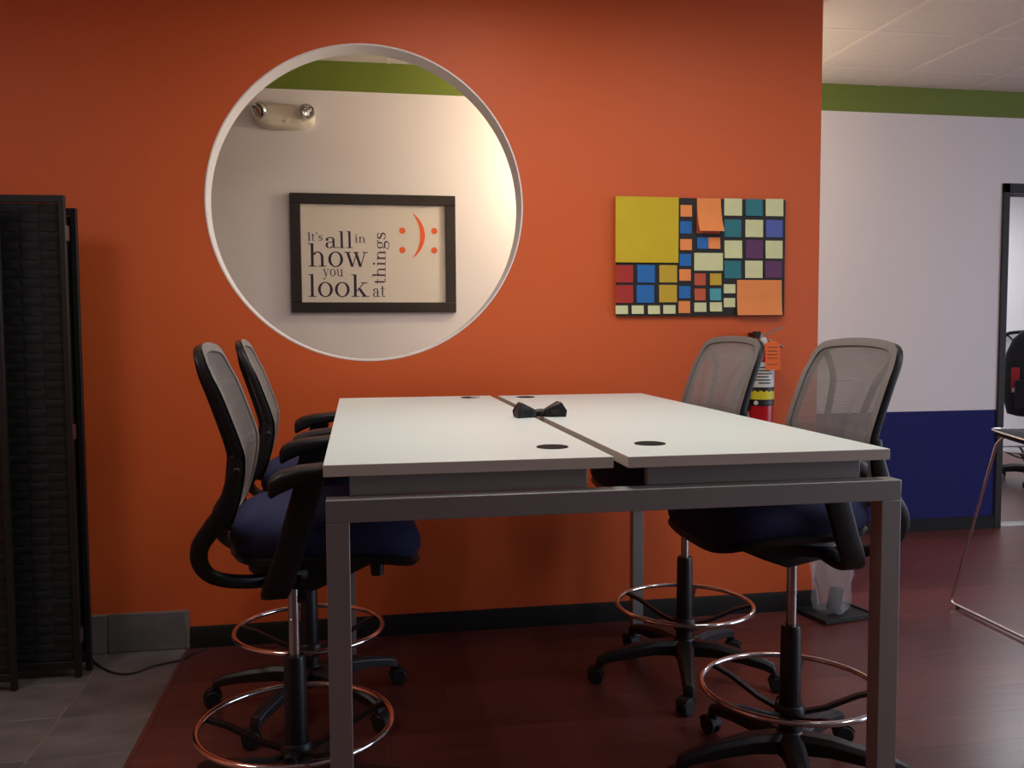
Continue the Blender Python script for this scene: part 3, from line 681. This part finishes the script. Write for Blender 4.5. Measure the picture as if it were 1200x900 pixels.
for z in (.385, .368, .352, .336, .308): MB().box(0, .045, -.0003, .0003, z, z+.0018, Matrix.Translation((-.002, -.0658, 0)) @ Matrix.Rotation(-.185, 4, 'Z')).build('tag_line', 'print', tgo)
MB().tube([(.02, -.066, .405), (.016, -.04, .418), (.012, -.018, .425)], .0012, 6).build('tag_tie', 'labk', tgo)
# ------------------------------------------------------------------ sled-base bar stool
bs = thing('sled_bar_stool', 'dark bar stool with thin metal sled legs, near the doorway', 'stool', (3.02, 3.45, 0))
def sp(x, y, z): return (x-3.02, y-3.45, z)
for sg in (-1, 1):
    X = lambda x: 3.02+sg*(3.02-x)*1.0
    pth = [sp(X(2.858), 3.545, .838), sp(X(2.845), 3.575, .80), sp(X(2.788), 3.765, .06), sp(X(2.786), 3.772, .038), sp(X(2.783), 3.768, .022), sp(X(2.781), 3.75, .016), sp(X(2.764), 3.274, .016), sp(X(2.762), 3.18, .016), sp(X(2.763), 3.163, .022), sp(X(2.765), 3.158, .038), sp(X(2.768), 3.160, .06), sp(X(2.845), 3.27, .80), sp(X(2.858), 3.30, .815)]
    for gy_ in (3.72, 3.22): MB().lathe([(0, 0), (.008, 0), (.009, .004), (.006, .011), (0, .011)], 12, Matrix.Translation(sp(X(2.780 if gy_ > 3.5 else 2.7625), gy_, 0))).build('glide', 'black', bs)
    MB().tube(pth, .0068, 10, up=Vector((1, 0, 0))).build('sled_leg', 'rod', bs)
for yy, zz, xx in ((3.205, .33, 2.80),):
    MB().tube([sp(xx, yy, zz), sp(6.04-xx, yy, zz)], .006, 8).build('footrest', 'rod', bs)
def seatp(u, v):                              # u across x, v from far edge to near edge
    z = .868-.028*v+.010*(u*u)*(1-v)-.02*max(0, v-.75)**2*8
    return Vector(sp(3.02+u*(.225+.02*v), 3.60-.44*v, z))
def sring(k, dz):
    out = []
    for q in range(48):
        a = 2*PI*q/48; c, s_ = math.cos(a), math.sin(a); r = (abs(c)**6+abs(s_)**6)**(-1/6)
        p = seatp(c*r*k, .5+.5*s_*r*k); p.z += dz; out.append(p)
    return out
sh = MB().rings([sring(.05, -.035), sring(.8, -.035), sring(.96, -.022), sring(.98, -.004), sring(.93, 0), sring(.05, -.004)]).build('seat_shell', 'shell', bs)
MB().tube(sring(.985, -.004), .0055, 8, True).build('seat_rim', 'rod', sh)
# ------------------------------------------------------------------ tray and plastic bag by the wall end
tray = thing('floor_tray', 'flat black tray lying on the floor by the orange wall end', 'tray', (2.165, 3.745, 0), math.radians(12))
MB().box(-.145, .145, -.105, .105, .001, .012).build('tray_base', 'blackm', tray, .004)
tr_ = MB()
for b in ((-.145, .145, -.105, -.097), (-.145, .145, .097, .105), (-.145, -.137, -.105, .105), (.137, .145, -.105, .105)): tr_.box(*b, .010, .022)
tr_.build('tray_rim', 'blackm', tray, .002)
bag = thing('plastic_bag', 'crumpled clear plastic bag standing on the black tray', 'bag', (2.155, 3.75, .012))
rnd = random.Random(5); m = MB(); rs = []
for zi, (z, w, d) in enumerate(((.002, .055, .04), (.012, .075, .055), (.06, .085, .06), (.12, .092, .065), (.18, .10, .062), (.24, .098, .05), (.29, .088, .04), (.33, .075, .03), (.36, .08, .02))):
    ring = []
    for k in range(28):
        a = 2*PI*k/28; j = 1+rnd.uniform(-.16, .16)+(.12*math.sin(3*a+zi*.7))
        ring.append((w*math.cos(a)*j-.02*zi/8, d*math.sin(a)*j, z+rnd.uniform(-.006, .008)*(zi > 0)))
    rs.append(ring)
m.rings(rs, caps=False); m.build('bag_film', 'film', bag, smooth=True)
MB().box(-.03, .03, -.016, .016, .01, .12, Matrix.Rotation(.2, 4, 'Y')).build('bag_contents', 'blackm', bag, .006)
# ------------------------------------------------------------------ backpack on the far chair
bp_ = at(1209, 440, 1, 6.40); vd = Vector((bp_.x, bp_.y, 0)).normalized(); va = math.atan2(vd.y, vd.x)
fc = [o for o in C.objects if o.get('label', '').startswith('drafting chair in the room')][0]
fc.location = (bp_.x+vd.x*.335, bp_.y+vd.y*.335, 0); fc.rotation_euler.z = va
bk = thing('backpack', 'black backpack hanging on the chair beyond the doorway', 'backpack', (bp_.x, bp_.y, .60), va-PI/2)
rs = []
for z, w, d in ((0, .10, .05), (.02, .17, .08), (.15, .20, .095), (.35, .20, .095), (.52, .185, .085), (.63, .14, .07), (.70, .07, .035)):
    rs.append([(a, b, z) for a, b in [(w*math.copysign(abs(math.cos(2*PI*k/32))**.6, math.cos(2*PI*k/32)), d*math.copysign(abs(math.sin(2*PI*k/32))**.6, math.sin(2*PI*k/32))) for k in range(32)]])
MB().rings(rs).build('body', 'nylon', bk)
MB().rings([[(-.12*k_, -.10-.03*(k_ > .9), .06+.0), (.12*k_, -.10-.03*(k_ > .9), .06), (.12*k_, -.10-.03*(k_ > .9), .30), (-.12*k_, -.10-.03*(k_ > .9), .30)] for k_ in (1.0, .85)]).build('front_pocket', 'nylon', bk, .01)
MB().tube(bez([(-.05, .03, .62), (-.04, .06, .70), (0, .10, .735), (.04, .06, .70), (.05, .03, .62)], 6), .009, 8).build('carry_loop', 'nylon', bk)
MB().box(-.145, -.085, -.106, -.096, .20, .40).build('woven_tag', 'redtag', bk, .004)
MB().box(-.135, -.095, -.108, -.105, .20, .235).build('tag_label', 'labw', bk, .001)
